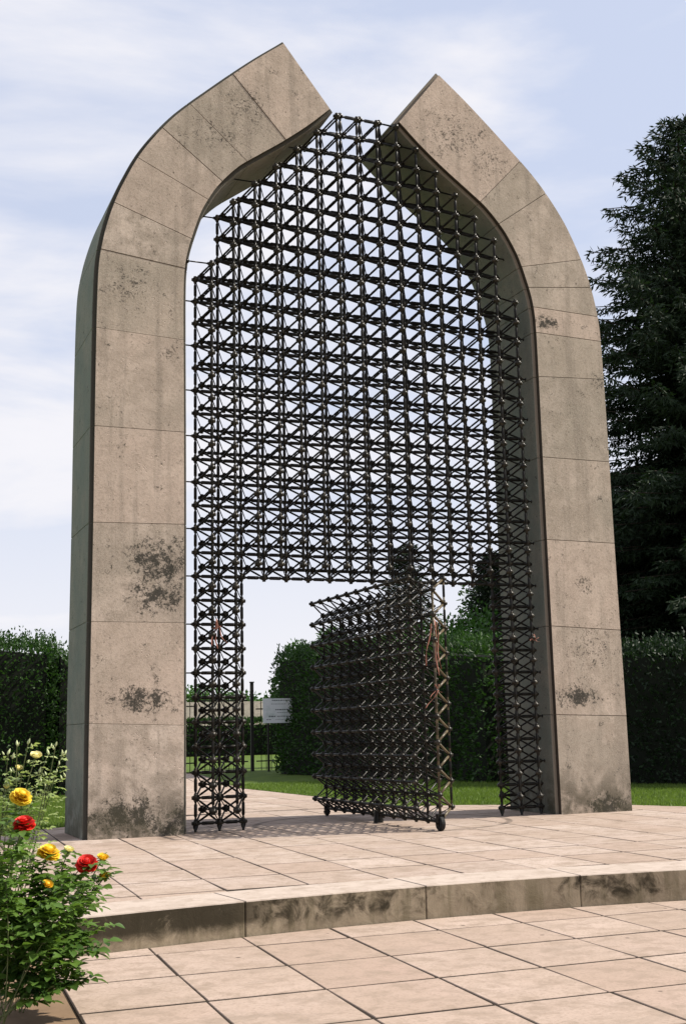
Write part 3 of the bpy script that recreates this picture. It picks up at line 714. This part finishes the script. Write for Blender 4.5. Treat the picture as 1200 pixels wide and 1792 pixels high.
def spruce(name, base, H, rad, z0, label, dens_=1.0, needle=0.16, seed=0, mat=None, shape=0.85):
    rg = np.random.default_rng(seed)
    root = tag(empty(name, base), label, 'tree', 'trees behind the hedges')
    g, f = lathe_unit([(rad*0.05+0.05, -0.1), (rad*0.04+0.04, H*0.4), (0.02, H)], 8)
    link('trunk', np_mesh('trunk', g, f, M_bark, True), root)
    nb = int(26*H*dens_); PP = []; DD = []; LL = []
    bt = []
    for k in range(nb):
        z = z0+(H-z0)*(1-(1-(k+rg.random())/nb)**0.9)
        r = rad*(1-(z-z0)/(H-z0))**shape*rg.choice([rg.uniform(0.5, 0.8), rg.uniform(0.8, 1.1), rg.uniform(1.08, 1.25)], p=[0.42, 0.46, 0.12])+0.15
        az = k*2.399+rg.uniform(-.4, .4)
        rise = 0.25 if z > H*0.5 else 0.0
        n = max(5, int(r*6.5)); t = np.linspace(0.08, 1, n)
        dirx = np.array([math.cos(az), math.sin(az), 0])
        pts = dirx*(r*t)[:, None]; pts[:, 2] = z+r*(rise*t-0.42*t**1.3+0.20*t**3)
        bt.append(pts[[0, n//2, -1]])
        side = np.array([-dirx[1], dirx[0], 0])
        for q in range(n):
            for s in (-1, 1):
                ln = (0.20+0.42*r/rad*rad/3.5*(1-t[q]*0.75))*rg.uniform(0.7, 1.2)
                td = dirx*0.75+side*s*0.8+np.array([0, 0, -0.25+rg.uniform(-.2, .1)]); td /= np.linalg.norm(td)
                m = max(3, int(ln/needle*3.3))
                u = rg.random(m)*ln
                p = pts[q]+td*u[:, None]; p[:, 2] -= 0.35*u*u
                d = td+rg.normal(size=(m, 3))*0.45+np.array([0, 0, -0.12])
                PP.append(p); DD.append(d)
        # hanging twigs under the branch
        m = n*3; q = rg.integers(0, n, m); p = pts[q]+rg.normal(size=(m, 3))*0.05
        d = np.array([0, 0, -1.0])+rg.normal(size=(m, 3))*0.5; PP.append(p); DD.append(d)
        # tip
        p = np.repeat(pts[-1:], 4, 0); d = dirx+rg.normal(size=(4, 3))*0.35+np.array([0, 0, 0.15]); PP.append(p); DD.append(d)
    P_ = np.concatenate(PP); D_ = np.concatenate(DD); n = len(P_)
    V, Fc = cards(P_, D_, rg.normal(size=(n, 3)), needle*rg.uniform(0.7, 1.5, n), needle*0.30, 0.1)
    link('crown', np_mesh('crown', V, Fc, mat or M_spruce), root)
    bm = bmesh.new()
    VV = []; FF = []
    for b_ in bt:
        for a, c in ((b_[0], b_[1]), (b_[1], b_[2])):
            w2 = 0.013; k = len(VV)
            for p in (a, c):
                VV += [p+np.array([0, 0, w2]), p+np.array([w2, -w2, -w2]), p+np.array([-w2, w2, -w2])]
            FF += [(k, k+1, k+4, k+3), (k+1, k+2, k+5, k+4), (k+2, k, k+3, k+5)]
    bm.free()
    link('branches', np_mesh('branches', np.array(VV), np.array(FF), M_bark), root)
    return root

def broad(name, base, H, rad, label, n_leaf=14000, size=0.13, mat=None, seed=1, zc=0.62, group='trees behind the hedges'):
    rg = np.random.default_rng(seed)
    root = tag(empty(name, base), label, 'tree', group)
    g, f = lathe_unit([(rad*0.09, -0.1), (rad*0.06, H*0.4), (0.02, H*0.9)], 8)
    link('trunk', np_mesh('trunk', g, f, M_bark, True), root)
    nc = 46; c = rg.normal(size=(nc, 3)); c /= np.linalg.norm(c, axis=1, keepdims=True); c *= rg.uniform(0.35, 1.0, (nc, 1))
    c = c*np.array([rad, rad, H*(1-zc)])*0.85+np.array([0, 0, H*zc])
    cr_ = rg.uniform(0.22, 0.42, nc)*rad
    k = rg.integers(0, nc, n_leaf); v = rg.normal(size=(n_leaf, 3)); v /= np.linalg.norm(v, axis=1, keepdims=True)
    P_ = c[k]+v*(cr_[k]*rg.uniform(0.55, 1.08, n_leaf))[:, None]
    D_ = v+rg.normal(size=(n_leaf, 3))*0.6+np.array([0, 0, -0.3])
    V, Fc = cards(P_, D_, rg.normal(size=(n_leaf, 3)), size*rg.uniform(0.6, 1.3, n_leaf), size*0.6)
    link('crown', np_mesh('crown', V, Fc, mat or M_decid), root)
    return root

def hedge(name, line, width, h, label, dens_=420, size=0.075, ragged=0.14, mat=None, seed=3, hs=None, group=None, cat='hedge'):
    rg = np.random.default_rng(seed)
    pts = [Vector(p) for p in line]; VV = []; FF = []; off = 0
    hs = hs or [h]*len(pts)
    core = bmesh.new()  # dark solid core, added inside the leaves to block light
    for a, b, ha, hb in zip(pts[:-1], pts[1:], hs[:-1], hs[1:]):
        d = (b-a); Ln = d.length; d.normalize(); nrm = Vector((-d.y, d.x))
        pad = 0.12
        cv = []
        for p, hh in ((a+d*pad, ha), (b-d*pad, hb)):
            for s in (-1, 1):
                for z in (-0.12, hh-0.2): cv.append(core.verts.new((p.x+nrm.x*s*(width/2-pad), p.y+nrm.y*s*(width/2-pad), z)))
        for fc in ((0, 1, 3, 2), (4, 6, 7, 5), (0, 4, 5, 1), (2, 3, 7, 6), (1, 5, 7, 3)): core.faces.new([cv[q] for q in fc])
        # shell samples: 2 sides, top, 2 ends
        for (sidek, A_) in (('L', Ln*h), ('R', Ln*h), ('T', Ln*width*1.3), ('E0', width*h), ('E1', width*h)):
            n = int(A_*dens_); u = rg.random(n); v = rg.random(n)
            hh = ha+(hb-ha)*u
            if sidek in 'LR':
                s = -1 if sidek == 'L' else 1
                along = u*Ln; z = v*hh-0.1; lat = s*width/2+rg.normal(size=n)*0.05+0.05*np.sin(along*3.1+z*2.3)
                nn = np.array([nrm.x*s, nrm.y*s, 0.15])
            elif sidek == 'T':
                along = u*Ln; lat = (v-.5)*width; z = hh-0.08+rg.normal(size=n)*0.05+ragged*rg.random(n)**4*1.6; nn = np.array([0, 0, 1.0])
            else:
                e = 0 if sidek == 'E0' else 1
                along = np.full(n, 0.0 if e == 0 else Ln)+rg.normal(size=n)*0.05; lat = (u-.5)*width; z = v*(ha if e == 0 else hb)-0.1
                nn = np.array([d.x*(1 if e else -1), d.y*(1 if e else -1), 0.15])
            P_ = np.stack([a.x+d.x*along+nrm.x*lat, a.y+d.y*along+nrm.y*lat, z], 1)
            D_ = nn+rg.normal(size=(n, 3))*0.7+np.array([0, 0, 0.25])
            V, Fc = cards(P_, D_, rg.normal(size=(n, 3)), size*rg.uniform(0.7, 1.4, n), size*0.55)
            VV.append(V); FF.append(Fc+off); off += len(V)
        # upright shoots above the top
        ns = int(Ln*width*26); al = rg.random(ns)*Ln; la = (rg.random(ns)-.5)*width; hh = ha+(hb-ha)*al/Ln
        for q in range(9):
            z = hh-0.05+q*0.026*rg.uniform(0.6, 1.6, ns)*ragged/0.14
            P_ = np.stack([a.x+d.x*al+nrm.x*la, a.y+d.y*al+nrm.y*la, z], 1)
            D_ = np.array([0, 0, 0.9])+rg.normal(size=(ns, 3))*0.5
            V, Fc = cards(P_, D_, rg.normal(size=(ns, 3)), size*0.8, size*0.4)
            VV.append(V); FF.append(Fc+off); off += len(V)
    root = tag(empty(name, (pts[0].x, pts[0].y, -0.12)), label, cat, group)
    me = np_mesh('foliage', np.concatenate(VV), np.concatenate(FF), mat or M_hedge); me.transform(Matrix.Translation((-pts[0].x, -pts[0].y, 0.12)))
    link('foliage', me, root)
    me = bm_mesh('light_block_core', core, M_core); me.transform(Matrix.Translation((-pts[0].x, -pts[0].y, 0.12))); link('light_block_core', me, root)
    return root

hedge('hedge', [(-5.5, 10.6), (-2.2, 10.6), (0.05, 10.6), (0.62, 10.6)], 1.6, 2.8, 'tall clipped hedge with ragged shoots standing behind the left pier', hs=[2.85, 2.8, 2.62, 2.15], seed=5)
hedge('hedge', [(15.5, -1.5), (11.6, 3.1), (8.75, 7.6)], 1.3, 2.35, 'dark clipped hedge seen beyond the right pier', seed=6, dens_=330, size=0.085, mat=M_hedge_shaded, hs=[2.0, 2.2, 2.36])
hedge('hedge', [(8.65, 8.3), (8.3, 12.8), (7.8, 18.2)], 1.4, 2.6, 'long dark hedge running back behind the open door leaf', seed=7, dens_=260, size=0.10, hs=[2.5, 2.9, 3.0])
hedge('hedge', [(10, 50), (27, 47)], 1.6, 1.62, 'low dark hedge across the far lawn beyond the iron fence', seed=8, dens_=60, size=0.22, ragged=0.08)

def gx(px, y): return at(px, 1200, y)[0]
spruce('spruce_tree', (gx(1262, 15), 15, -0.12), 19.2, 5.6, 2.5, 'huge dark spruce rising past the right edge behind the arch', 1.35, 0.20, 21, shape=0.60)
spruce('spruce_tree', (gx(1100, 16.5), 16.5, -0.12), 7.6, 2.6, 0.6, 'dense spruce filling the gap between right pier and tall spruce', 1.5, 0.15, 22)
spruce('spruce_tree', (gx(868, 21), 21, -0.12), 6.6, 1.9, 1.0, 'dark spruce seen through the lattice close to the right pier', 1.3, 0.15, 23)
spruce('spruce_tree', (gx(716, 23), 23, -0.12), 7.1, 1.5, 1.0, 'narrow dark spruce whose tip shows just above the open leaf', 0.9, 0.15, 24, shape=0.7)
broad('broadleaf_tree', (gx(815, 18.5), 18.5, -0.12), 4.6, 1.9, 'mid green broadleaf tree above the hedge right of the open leaf', 15000, 0.14, None, 31)
broad('broadleaf_tree', (gx(548, 20.5), 20.5, -0.12), 4.1, 1.5, 'low bright green tree behind the white notice board', 12000, 0.12, None, 32)
broad('broadleaf_tree', (gx(960, 22), 22, -0.12), 7.0, 3.0, 'broad dark tree filling the view behind the right pier', 15000, 0.17, M_hedge, 33)
broad('broadleaf_tree', (gx(1150, 24), 24, -0.12), 9.5, 4.0, 'wide dark tree at the right edge behind the spruces', 18000, 0.22, M_hedge, 34)
for k, (x, h, r) in enumerate(((17.0, 4.0, 2.4), (21.0, 4.6, 2.6), (25.0, 3.9, 2.4), (28.6, 4.3, 2.6), (33.0, 4.4, 3.0))):
    broad('distant_tree', (x, 74, -0.12), h, r, ['small round tree far beyond the fence, leftmost of the far row', 'taller far tree second from the left over the pale wall', 'far tree third from left in the row over the pale wall',
          'far tree fourth from left in the row over the pale wall', 'far tree at the right end of the row, next to the hedge'][k], 3500, 0.34, None, 40+k, group='far trees over the pale wall')
# pale wall far away
bm = prism([(12, 60), (38, 58), (38, 58.3), (12, 60.3)], 'z', -0.12, 2.95)
wl = link('far_wall', bm_mesh('far_wall', bm, M_white)); tag(wl, 'pale rendered boundary wall far beyond the lawn, under the distant trees', 'wall')

# iron fence with its gate at the end of the path
def iron_panel(name, p0, p1, h, label, cat, step=0.14):
    p0, p1 = Vector((*p0, -0.12)), Vector((*p1, -0.12)); d = p1-p0; Ln = d.length; d.normalize(); a = math.atan2(d.y, d.x)
    root = tag(empty(name, p0), label, cat); n = int(Ln/step)
    g, f = lathe_unit([(0.0001, 0.02), (0.011, 0.02), (0.011, h-0.1), (0.016, h-0.08), (0.001, h)], 6); bme = np_mesh('bar', g, f, M_iron)
    for k in range(1, n): link('bar', bme, root, loc=d*(k*Ln/n))
    for z in (0.28, h*0.5, h-0.25):
        bm = bmesh.new(); add_box(bm, (0, 0, 0), (Ln, 0.025, 0.035)); me = bm_mesh('rail', bm, M_iron)
        o = link('rail', me, root); o.location = d*(Ln/2)+Vector((0, 0, z)); o.rotation_euler = (0, 0, a)
    return root
def iron_post(p, h, wdt, label):
    bm = bmesh.new(); add_box(bm, (0, 0, h/2), (wdt, wdt, h)); add_box(bm, (0, 0, h+0.015), (wdt+0.03, wdt+0.03, 0.03))
    o = link('fence_post', bm_mesh('fence_post', bm, M_iron), loc=(*p, -0.12)); tag(o, label, 'post')
iron_panel('iron_fence', (2.2, 20.9), (5.7, 20.9), 2.1, 'black iron bar fence seen beside the left pier through the lattice', 'fence')
iron_panel('iron_gate', (5.85, 20.9), (7.25, 20.9), 2.25, 'black iron bar gate closing the path left of its thick post', 'gate')
iron_panel('iron_gate', (7.5, 20.9), (8.7, 20.9), 2.0, 'black iron bar gate right of the thick post, under the hedge', 'gate')
iron_post((7.38, 20.9), 2.5, 0.085, 'thick black iron post in the far fence left of the white board')

# notice board: lines of small dark print on white, worn greenish
def notice():
    y = 17.3; x0, z1 = at(460, 1222, y)[0], at(495, 1222, y)[2]; x1, z0 = at(531, 1240, y)[0], at(495, 1265, y)[2]
    root = tag(empty('notice_board', ((x0+x1)/2, y, -0.12)), 'white notice board with faint lines of print fixed before the hedge', 'sign')
    m, t, b = new_mat('weathered white board'); P = pos(t)
    c = mix(t, mrange(t, noise(t, 3.5, 5, 0.7, P), 0.45, 0.7, 0, 0.7), (0.74, 0.76, 0.80), (0.46, 0.54, 0.53)); t.links.new(c, b.inputs['Base Color']); b.inputs['Roughness'].default_value = 0.5
    mi = dark_mat('faded print', (0.10, 0.11, 0.13))
    bm = bmesh.new(); add_box(bm, (0, 0, (z0+z1)/2+0.12), (x1-x0, 0.02, z1-z0)); link('board', bm_mesh('board', bm, m), root)
    for (zz, a, bb, h) in tuple((z0+(z1-z0)*q[0], q[1], q[2], q[3]) for q in ((0.92, 0.22, 0.78, 0.022), (0.77, 0.20, 0.55, 0.012), (0.54, 0.30, 0.75, 0.026), (0.42, 0.34, 0.66, 0.010), (0.27, 0.14, 0.30, 0.026), (0.27, 0.34, 0.86, 0.018), (0.14, 0.08, 0.2, 0.016), (0.14, 0.3, 0.7, 0.008))):
        bm = bmesh.new(); xs = x0+(x1-x0)*a; xe = x0+(x1-x0)*bb; x = xs
        while x < xe:
            wl_ = random.uniform(0.025, 0.07); add_box(bm, (x+wl_/2-(x0+x1)/2, -0.0115, zz+0.12), (wl_, 0.001, h)); x += wl_+0.014
        tag(link('print_line', bm_mesh('print_line', bm, mi), root))
    for xx in (x0+0.15, x1-0.15):
        bm = bmesh.new(); add_box(bm, (xx-(x0+x1)/2, 0.03, z0/2+0.4), (0.05, 0.04, z1+0.0)); link('support_post', bm_mesh('support_post', bm, M_iron), root)
notice()

# grass blades along the visible strips of lawn
def grass(regions, n, hgt=0.055):
    P = []
    for (x0, x1, y0, y1, f) in regions:
        m = int(n*f); P.append(np.stack([rng.uniform(x0, x1, m), rng.uniform(y0, y1, m)], 1))
    P = np.concatenate(P)
    inside = np.ones(len(P), bool); DK = DECK[2:]+[(-3.1, -9), (6.9, -9)]
    for i in range(len(DK)):
        a, b = DK[i], DK[(i+1) % len(DK)]; nx, ny = -(b[1]-a[1]), b[0]-a[0]
        inside &= (nx*(P[:, 0]-a[0])+ny*(P[:, 1]-a[1])) > -0.02
    onpath = (P[:, 0] > 0.42) & (P[:, 0] < 3.63) & (P[:, 1] > 2) & (P[:, 1] < 9.9)
    P = P[~inside & ~onpath]; m = len(P)
    P3 = np.concatenate([P, np.full((m, 1), -0.127)], 1)
    D = rng.normal(size=(m, 3))*0.35+np.array([0, 0, 1.0])
    V, Fc = cards(P3, D, rng.normal(size=(m, 3)), hgt*rng.uniform(0.6, 1.4, m), 0.012, 0.0)
    tag(link('grass', np_mesh('grass', V, Fc, M_grass)), 'short mown grass on the lawn around the terrace', 'grass', kind='stuff')
grass([(4.0, 12.5, 0.0, 5.5, 0.5), (3.6, 9.5, 5.5, 12, 0.2), (-3.5, 0.5, 1.3, 9.8, 0.35), (-4.5, -2.4, -3, 2.5, 0.1)], 130000)

# ------------------------------------------------------------------ roses
def leaf_mesh(nm, L_, W_, mat):
    # ovate leaflet, folded along the midrib, 8 triangles pairs
    sec = [(0, 0.02), (0.18, 0.62), (0.42, 1.0), (0.68, 0.78), (0.88, 0.36), (1.0, 0.0)]
    V = []; Fc = []
    for s, ww in sec:
        bend = -0.18*s*s*L_
        V += [(-W_*ww/2, s*L_, 0.16*W_*ww+bend), (0, s*L_, bend), (W_*ww/2, s*L_, 0.16*W_*ww+bend)]
    for i in range(len(sec)-1):
        k = 3*i; Fc += [(k, k+1, k+4, k+3), (k+1, k+2, k+5, k+4)]
    return np.array(V), np.array(Fc)
LV, LF = leaf_mesh('leaf', 1.0, 0.68, None)

def petal_geo():
    V = []; Fc = []; nu, nv = 5, 5
    for i in range(nu):
        u = i/(nu-1)
        for j in range(nv):
            v = j/(nv-1)*2-1
            wdt = math.sin(min(1, u*1.15+0.12)*math.pi*0.56)*0.62
            curl = 0.22*max(0, u-0.65)/0.35
            V.append((v*wdt, -0.28*(1-v*v)*math.sin(u*math.pi*0.8)-curl*0.8+0.30*u*0.0, u-0.10*v*v*u-curl*0.25))
    for i in range(nu-1):
        for j in range(nv-1):
            k = i*nv+j; Fc.append((k, k+1, k+nv+1, k+nv))
    return np.array(V), np.array(Fc)
PV, PF = petal_geo()

def bloom(root, loc, r, mat, tilt, open_=1.0):
    b = empty('bloom', loc, root); b.rotation_euler = tilt
    bm = bmesh.new(); bmesh.ops.create_icosphere(bm, subdivisions=2, radius=r*0.42, matrix=Matrix.Translation((0, 0, r*0.50)))
    bpy.data.objects.remove(b)
    b = link('bloom', bm_mesh('bloom', bm, mat, True), root); b.location = loc; b.rotation_euler = tilt
    me = np_mesh('petal', PV*r*1.05, PF, mat, True)
    k = 0
    for ring, (n, ang, sc, zz) in enumerate(((5, 10, 0.62, 0.34), (6, 24, 0.80, 0.22), (8, 42, 0.95, 0.12), (9, 62, 1.02, 0.06), (8, 82, 0.98, 0.04))):
        if open_ < 0.8 and ring > 2: break
        for q in range(n):
            a = 2*math.pi*(q+ring*0.37)/n+random.uniform(-.12, .12)
            t = R(ang*open_+random.uniform(-7, 7))
            M = Matrix.Rotation(a, 4, 'Z') @ Matrix.Translation((0, r*0.10*(ring*0.35), r*zz)) @ Matrix.Rotation(-t, 4, 'X') @ Matrix.Diagonal((sc, sc, sc*random.uniform(.9, 1.05), 1))
            # petal bulges outward (its -y is the outside), so turn it about
            M = M @ Matrix.Rotation(math.pi, 4, 'Z')
            link('petal', me, b, mw=M)
    # calyx
    bm = bmesh.new(); bmesh.ops.create_cone(bm, cap_ends=True, segments=8, radius1=r*0.10, radius2=r*0.24, depth=r*0.3, matrix=Matrix.Translation((0, 0, -r*0.02)))
    link('calyx', bm_mesh('calyx', bm, M_stem), b)
    return b

def tube_np(pts, r, n=5):
    V = []; Fc = []
    for i, p in enumerate(pts):
        d = (Vector(pts[min(i+1, len(pts)-1)])-Vector(pts[max(i-1, 0)])).normalized(); q = d.to_track_quat('Z', 'Y').to_matrix()
        for k in range(n):
            a = 2*math.pi*k/n; V.append(Vector(p)+q @ Vector((r*math.cos(a), r*math.sin(a), 0)))
    for i in range(len(pts)-1):
        for k in range(n): Fc.append((i*n+k, i*n+(k+1) % n, (i+1)*n+(k+1) % n, (i+1)*n+k))
    return V, Fc

def rose_bush(base, blooms, stems, label, leaf_m, n_leaf, size, seed, buds=False, group='rose bushes in the corner bed'):
    rg = random.Random(seed)
    bx, by = base; root = tag(empty('rose_bush', (bx, by, ZP-0.01)), label, 'rose bush', group)
    toL = lambda p: Vector((p[0]-bx, p[1]-by, p[2]-ZP+0.01))
    SV = []; SF = []; anchors = []
    for (x, y, z) in stems+[b[:3] for b in blooms]:
        tip = toL((x, y, z)); b0 = Vector((rg.uniform(-.08, .08), rg.uniform(-.08, .08), 0))
        ctrl = b0.lerp(tip, 0.5)+Vector((rg.uniform(-.07, .07), rg.uniform(-.07, .07), 0.05))
        pts = [b0*(1-t)**2+ctrl*2*t*(1-t)+tip*t*t for t in [k/11 for k in range(12)]]
        V, Fc = tube_np(pts, 0.0026); o = len(SV); SV += V; SF += [tuple(q+o for q in f) for f in Fc]
        anchors.append(pts)
    link('stem', np_mesh('stem', np.array([v[:] for v in SV]), np.array(SF), M_stem, True), root)
    mats = []
    while len(mats) < n_leaf:
        pts = rg.choice(anchors); t = rg.uniform(0.30, 0.97) ** 0.62
        i = int(t*11); p = pts[i].lerp(pts[min(i+1, 11)], rg.random())
        a = rg.uniform(0, 2*math.pi); spread = (0.03+0.12*rg.random())*(1.3-t*0.85)
        d = Vector((math.cos(a), math.sin(a), rg.uniform(-0.15, 0.55))).normalized()
        V, Fc = None, None
        tip = p+d*spread; side = d.cross(Vector((0, 0, 1))).normalized()
        n_up = (Vector((rg.uniform(-.5, .5), rg.uniform(-.5, .5), 1))).normalized()
        s = size*rg.uniform(0.7, 1.25)
        for (off, dd, sc) in ((0, d, 1.15), (-0.35, d*0.5+side, 0.9), (-0.35, d*0.5-side, 0.9), (-0.9, d*0.3+side, 0.75), (-0.9, d*0.3-side, 0.75)):
            q = tip+d*off*s; y = (dd+Vector((rg.uniform(-.2, .2), rg.uniform(-.2, .2), rg.uniform(-.35, .15)))).normalized()
            x = y.cross(n_up).normalized(); z = x.cross(y)
            M = Matrix(((x.x, y.x, z.x, q.x), (x.y, y.y, z.y, q.y), (x.z, y.z, z.z, q.z), (0, 0, 0, 1))) @ Matrix.Diagonal((s*sc, s*sc, s*sc, 1))
            mats.append(M)
    camL = Vector(CAM)-root.location
    mats.sort(key=lambda m: (m.translation-camL).length)
    me = np_mesh('leaf', LV, LF, leaf_m, True)
    for m in mats[:300]: link('leaf', me, root, mw=m)
    if len(mats) > 300:
        VV, FF = join_instances(LV, LF, mats[300:]); tag(link('leaf', np_mesh('leaf_rest', VV, FF, leaf_m, True), root), kind='stuff')
    if buds:
        g, f = lathe_unit([(0.0005, -0.012), (0.006, -0.006), (0.0085, 0.006), (0.0055, 0.020), (0.0005, 0.032)], 8); bme = np_mesh('bud', g, f, M_pale_bud, True)
        for pts in anchors[:len(stems)]:
            for k in range(3):
                p = pts[-1-k//2]+Vector((rg.uniform(-.04, .04), rg.uniform(-.04, .04), rg.uniform(-.03, .05)))*(0 if k == 0 else 1)
                d = Vector((rg.uniform(-.5, .5), rg.uniform(-.5, .5), 1))
                o = link('bud', bme, root, loc=p); o.rotation_euler = d.to_track_quat('Z', 'Y').to_euler(); o.scale = [rg.uniform(.45, .85)]*3
    for (x, y, z, r, mt, op) in blooms:
        d = Vector((rg.uniform(-.2, .4), rg.uniform(-.75, -.3), 1)).normalized()
        e = d.to_track_quat('Z', 'Y').to_euler()
        bloom(root, toL((x, y, z-r*0.35)), r, mt, e, op)
    return root

Y1 = -6.75
rose_bush((-2.72, -6.75), [(*at(37, 1391, Y1), 0.044, M_yel, 1.0), (*at(85, 1489, Y1), 0.046, M_yel, 1.0), (*at(120, 1488, -6.6), 0.030, M_pale, 0.7), (*at(180, 1502, -6.6), 0.034, M_yel, 0.7), (*at(184, 1534, -6.6), 0.032, M_yel, 0.7), (*at(82, 1548, -6.85), 0.030, M_yel, 0.7)],
          [at(x, y, Y1+random.uniform(-.2, .2)) for x, y in ((20, 1460), (60, 1500), (110, 1520), (150, 1545), (165, 1575), (5, 1500), (-40, 1480), (90, 1560), (130, 1600), (30, 1560), (175, 1620))],
          'yellow rose bush in full leaf, nearest to the paved plaza corner', M_rose_leaf, 2600, 0.046, 51)
rose_bush((-2.85, -7.05), [(*at(43, 1438, -7.0), 0.042, M_red, 1.0), (*at(152, 1508, -6.9), 0.043, M_red, 1.0)],
          [at(x, y, -7.0+random.uniform(-.2, .2)) for x, y in ((10, 1540), (70, 1580), (120, 1590), (150, 1640), (180, 1650), (40, 1600), (-30, 1520), (100, 1650), (140, 1690), (20, 1680), (155, 1710))],
          'rose bush with two scarlet blooms among the yellow roses', M_rose_leaf, 2600, 0.048, 52)
Y3 = -6.3
rose_bush((-2.75, -6.3), [(*at(63, 1323, Y3), 0.034, M_pale, 0.7), (*at(32, 1345, Y3), 0.026, M_pale, 0.5), (*at(12, 1378, Y3), 0.022, M_pale, 0.5)],
          [at(x, y, Y3+random.uniform(-.15, .15)) for x, y in ((15, 1318), (30, 1302), (50, 1300), (98, 1304), (85, 1318), (110, 1320), (70, 1350), (100, 1350), (20, 1350), (80, 1375), (55, 1390))],
          'tall pale budding rose shoots behind the yellow and red blooms', M_bud_leaf, 1500, 0.026, 53, buds=True)
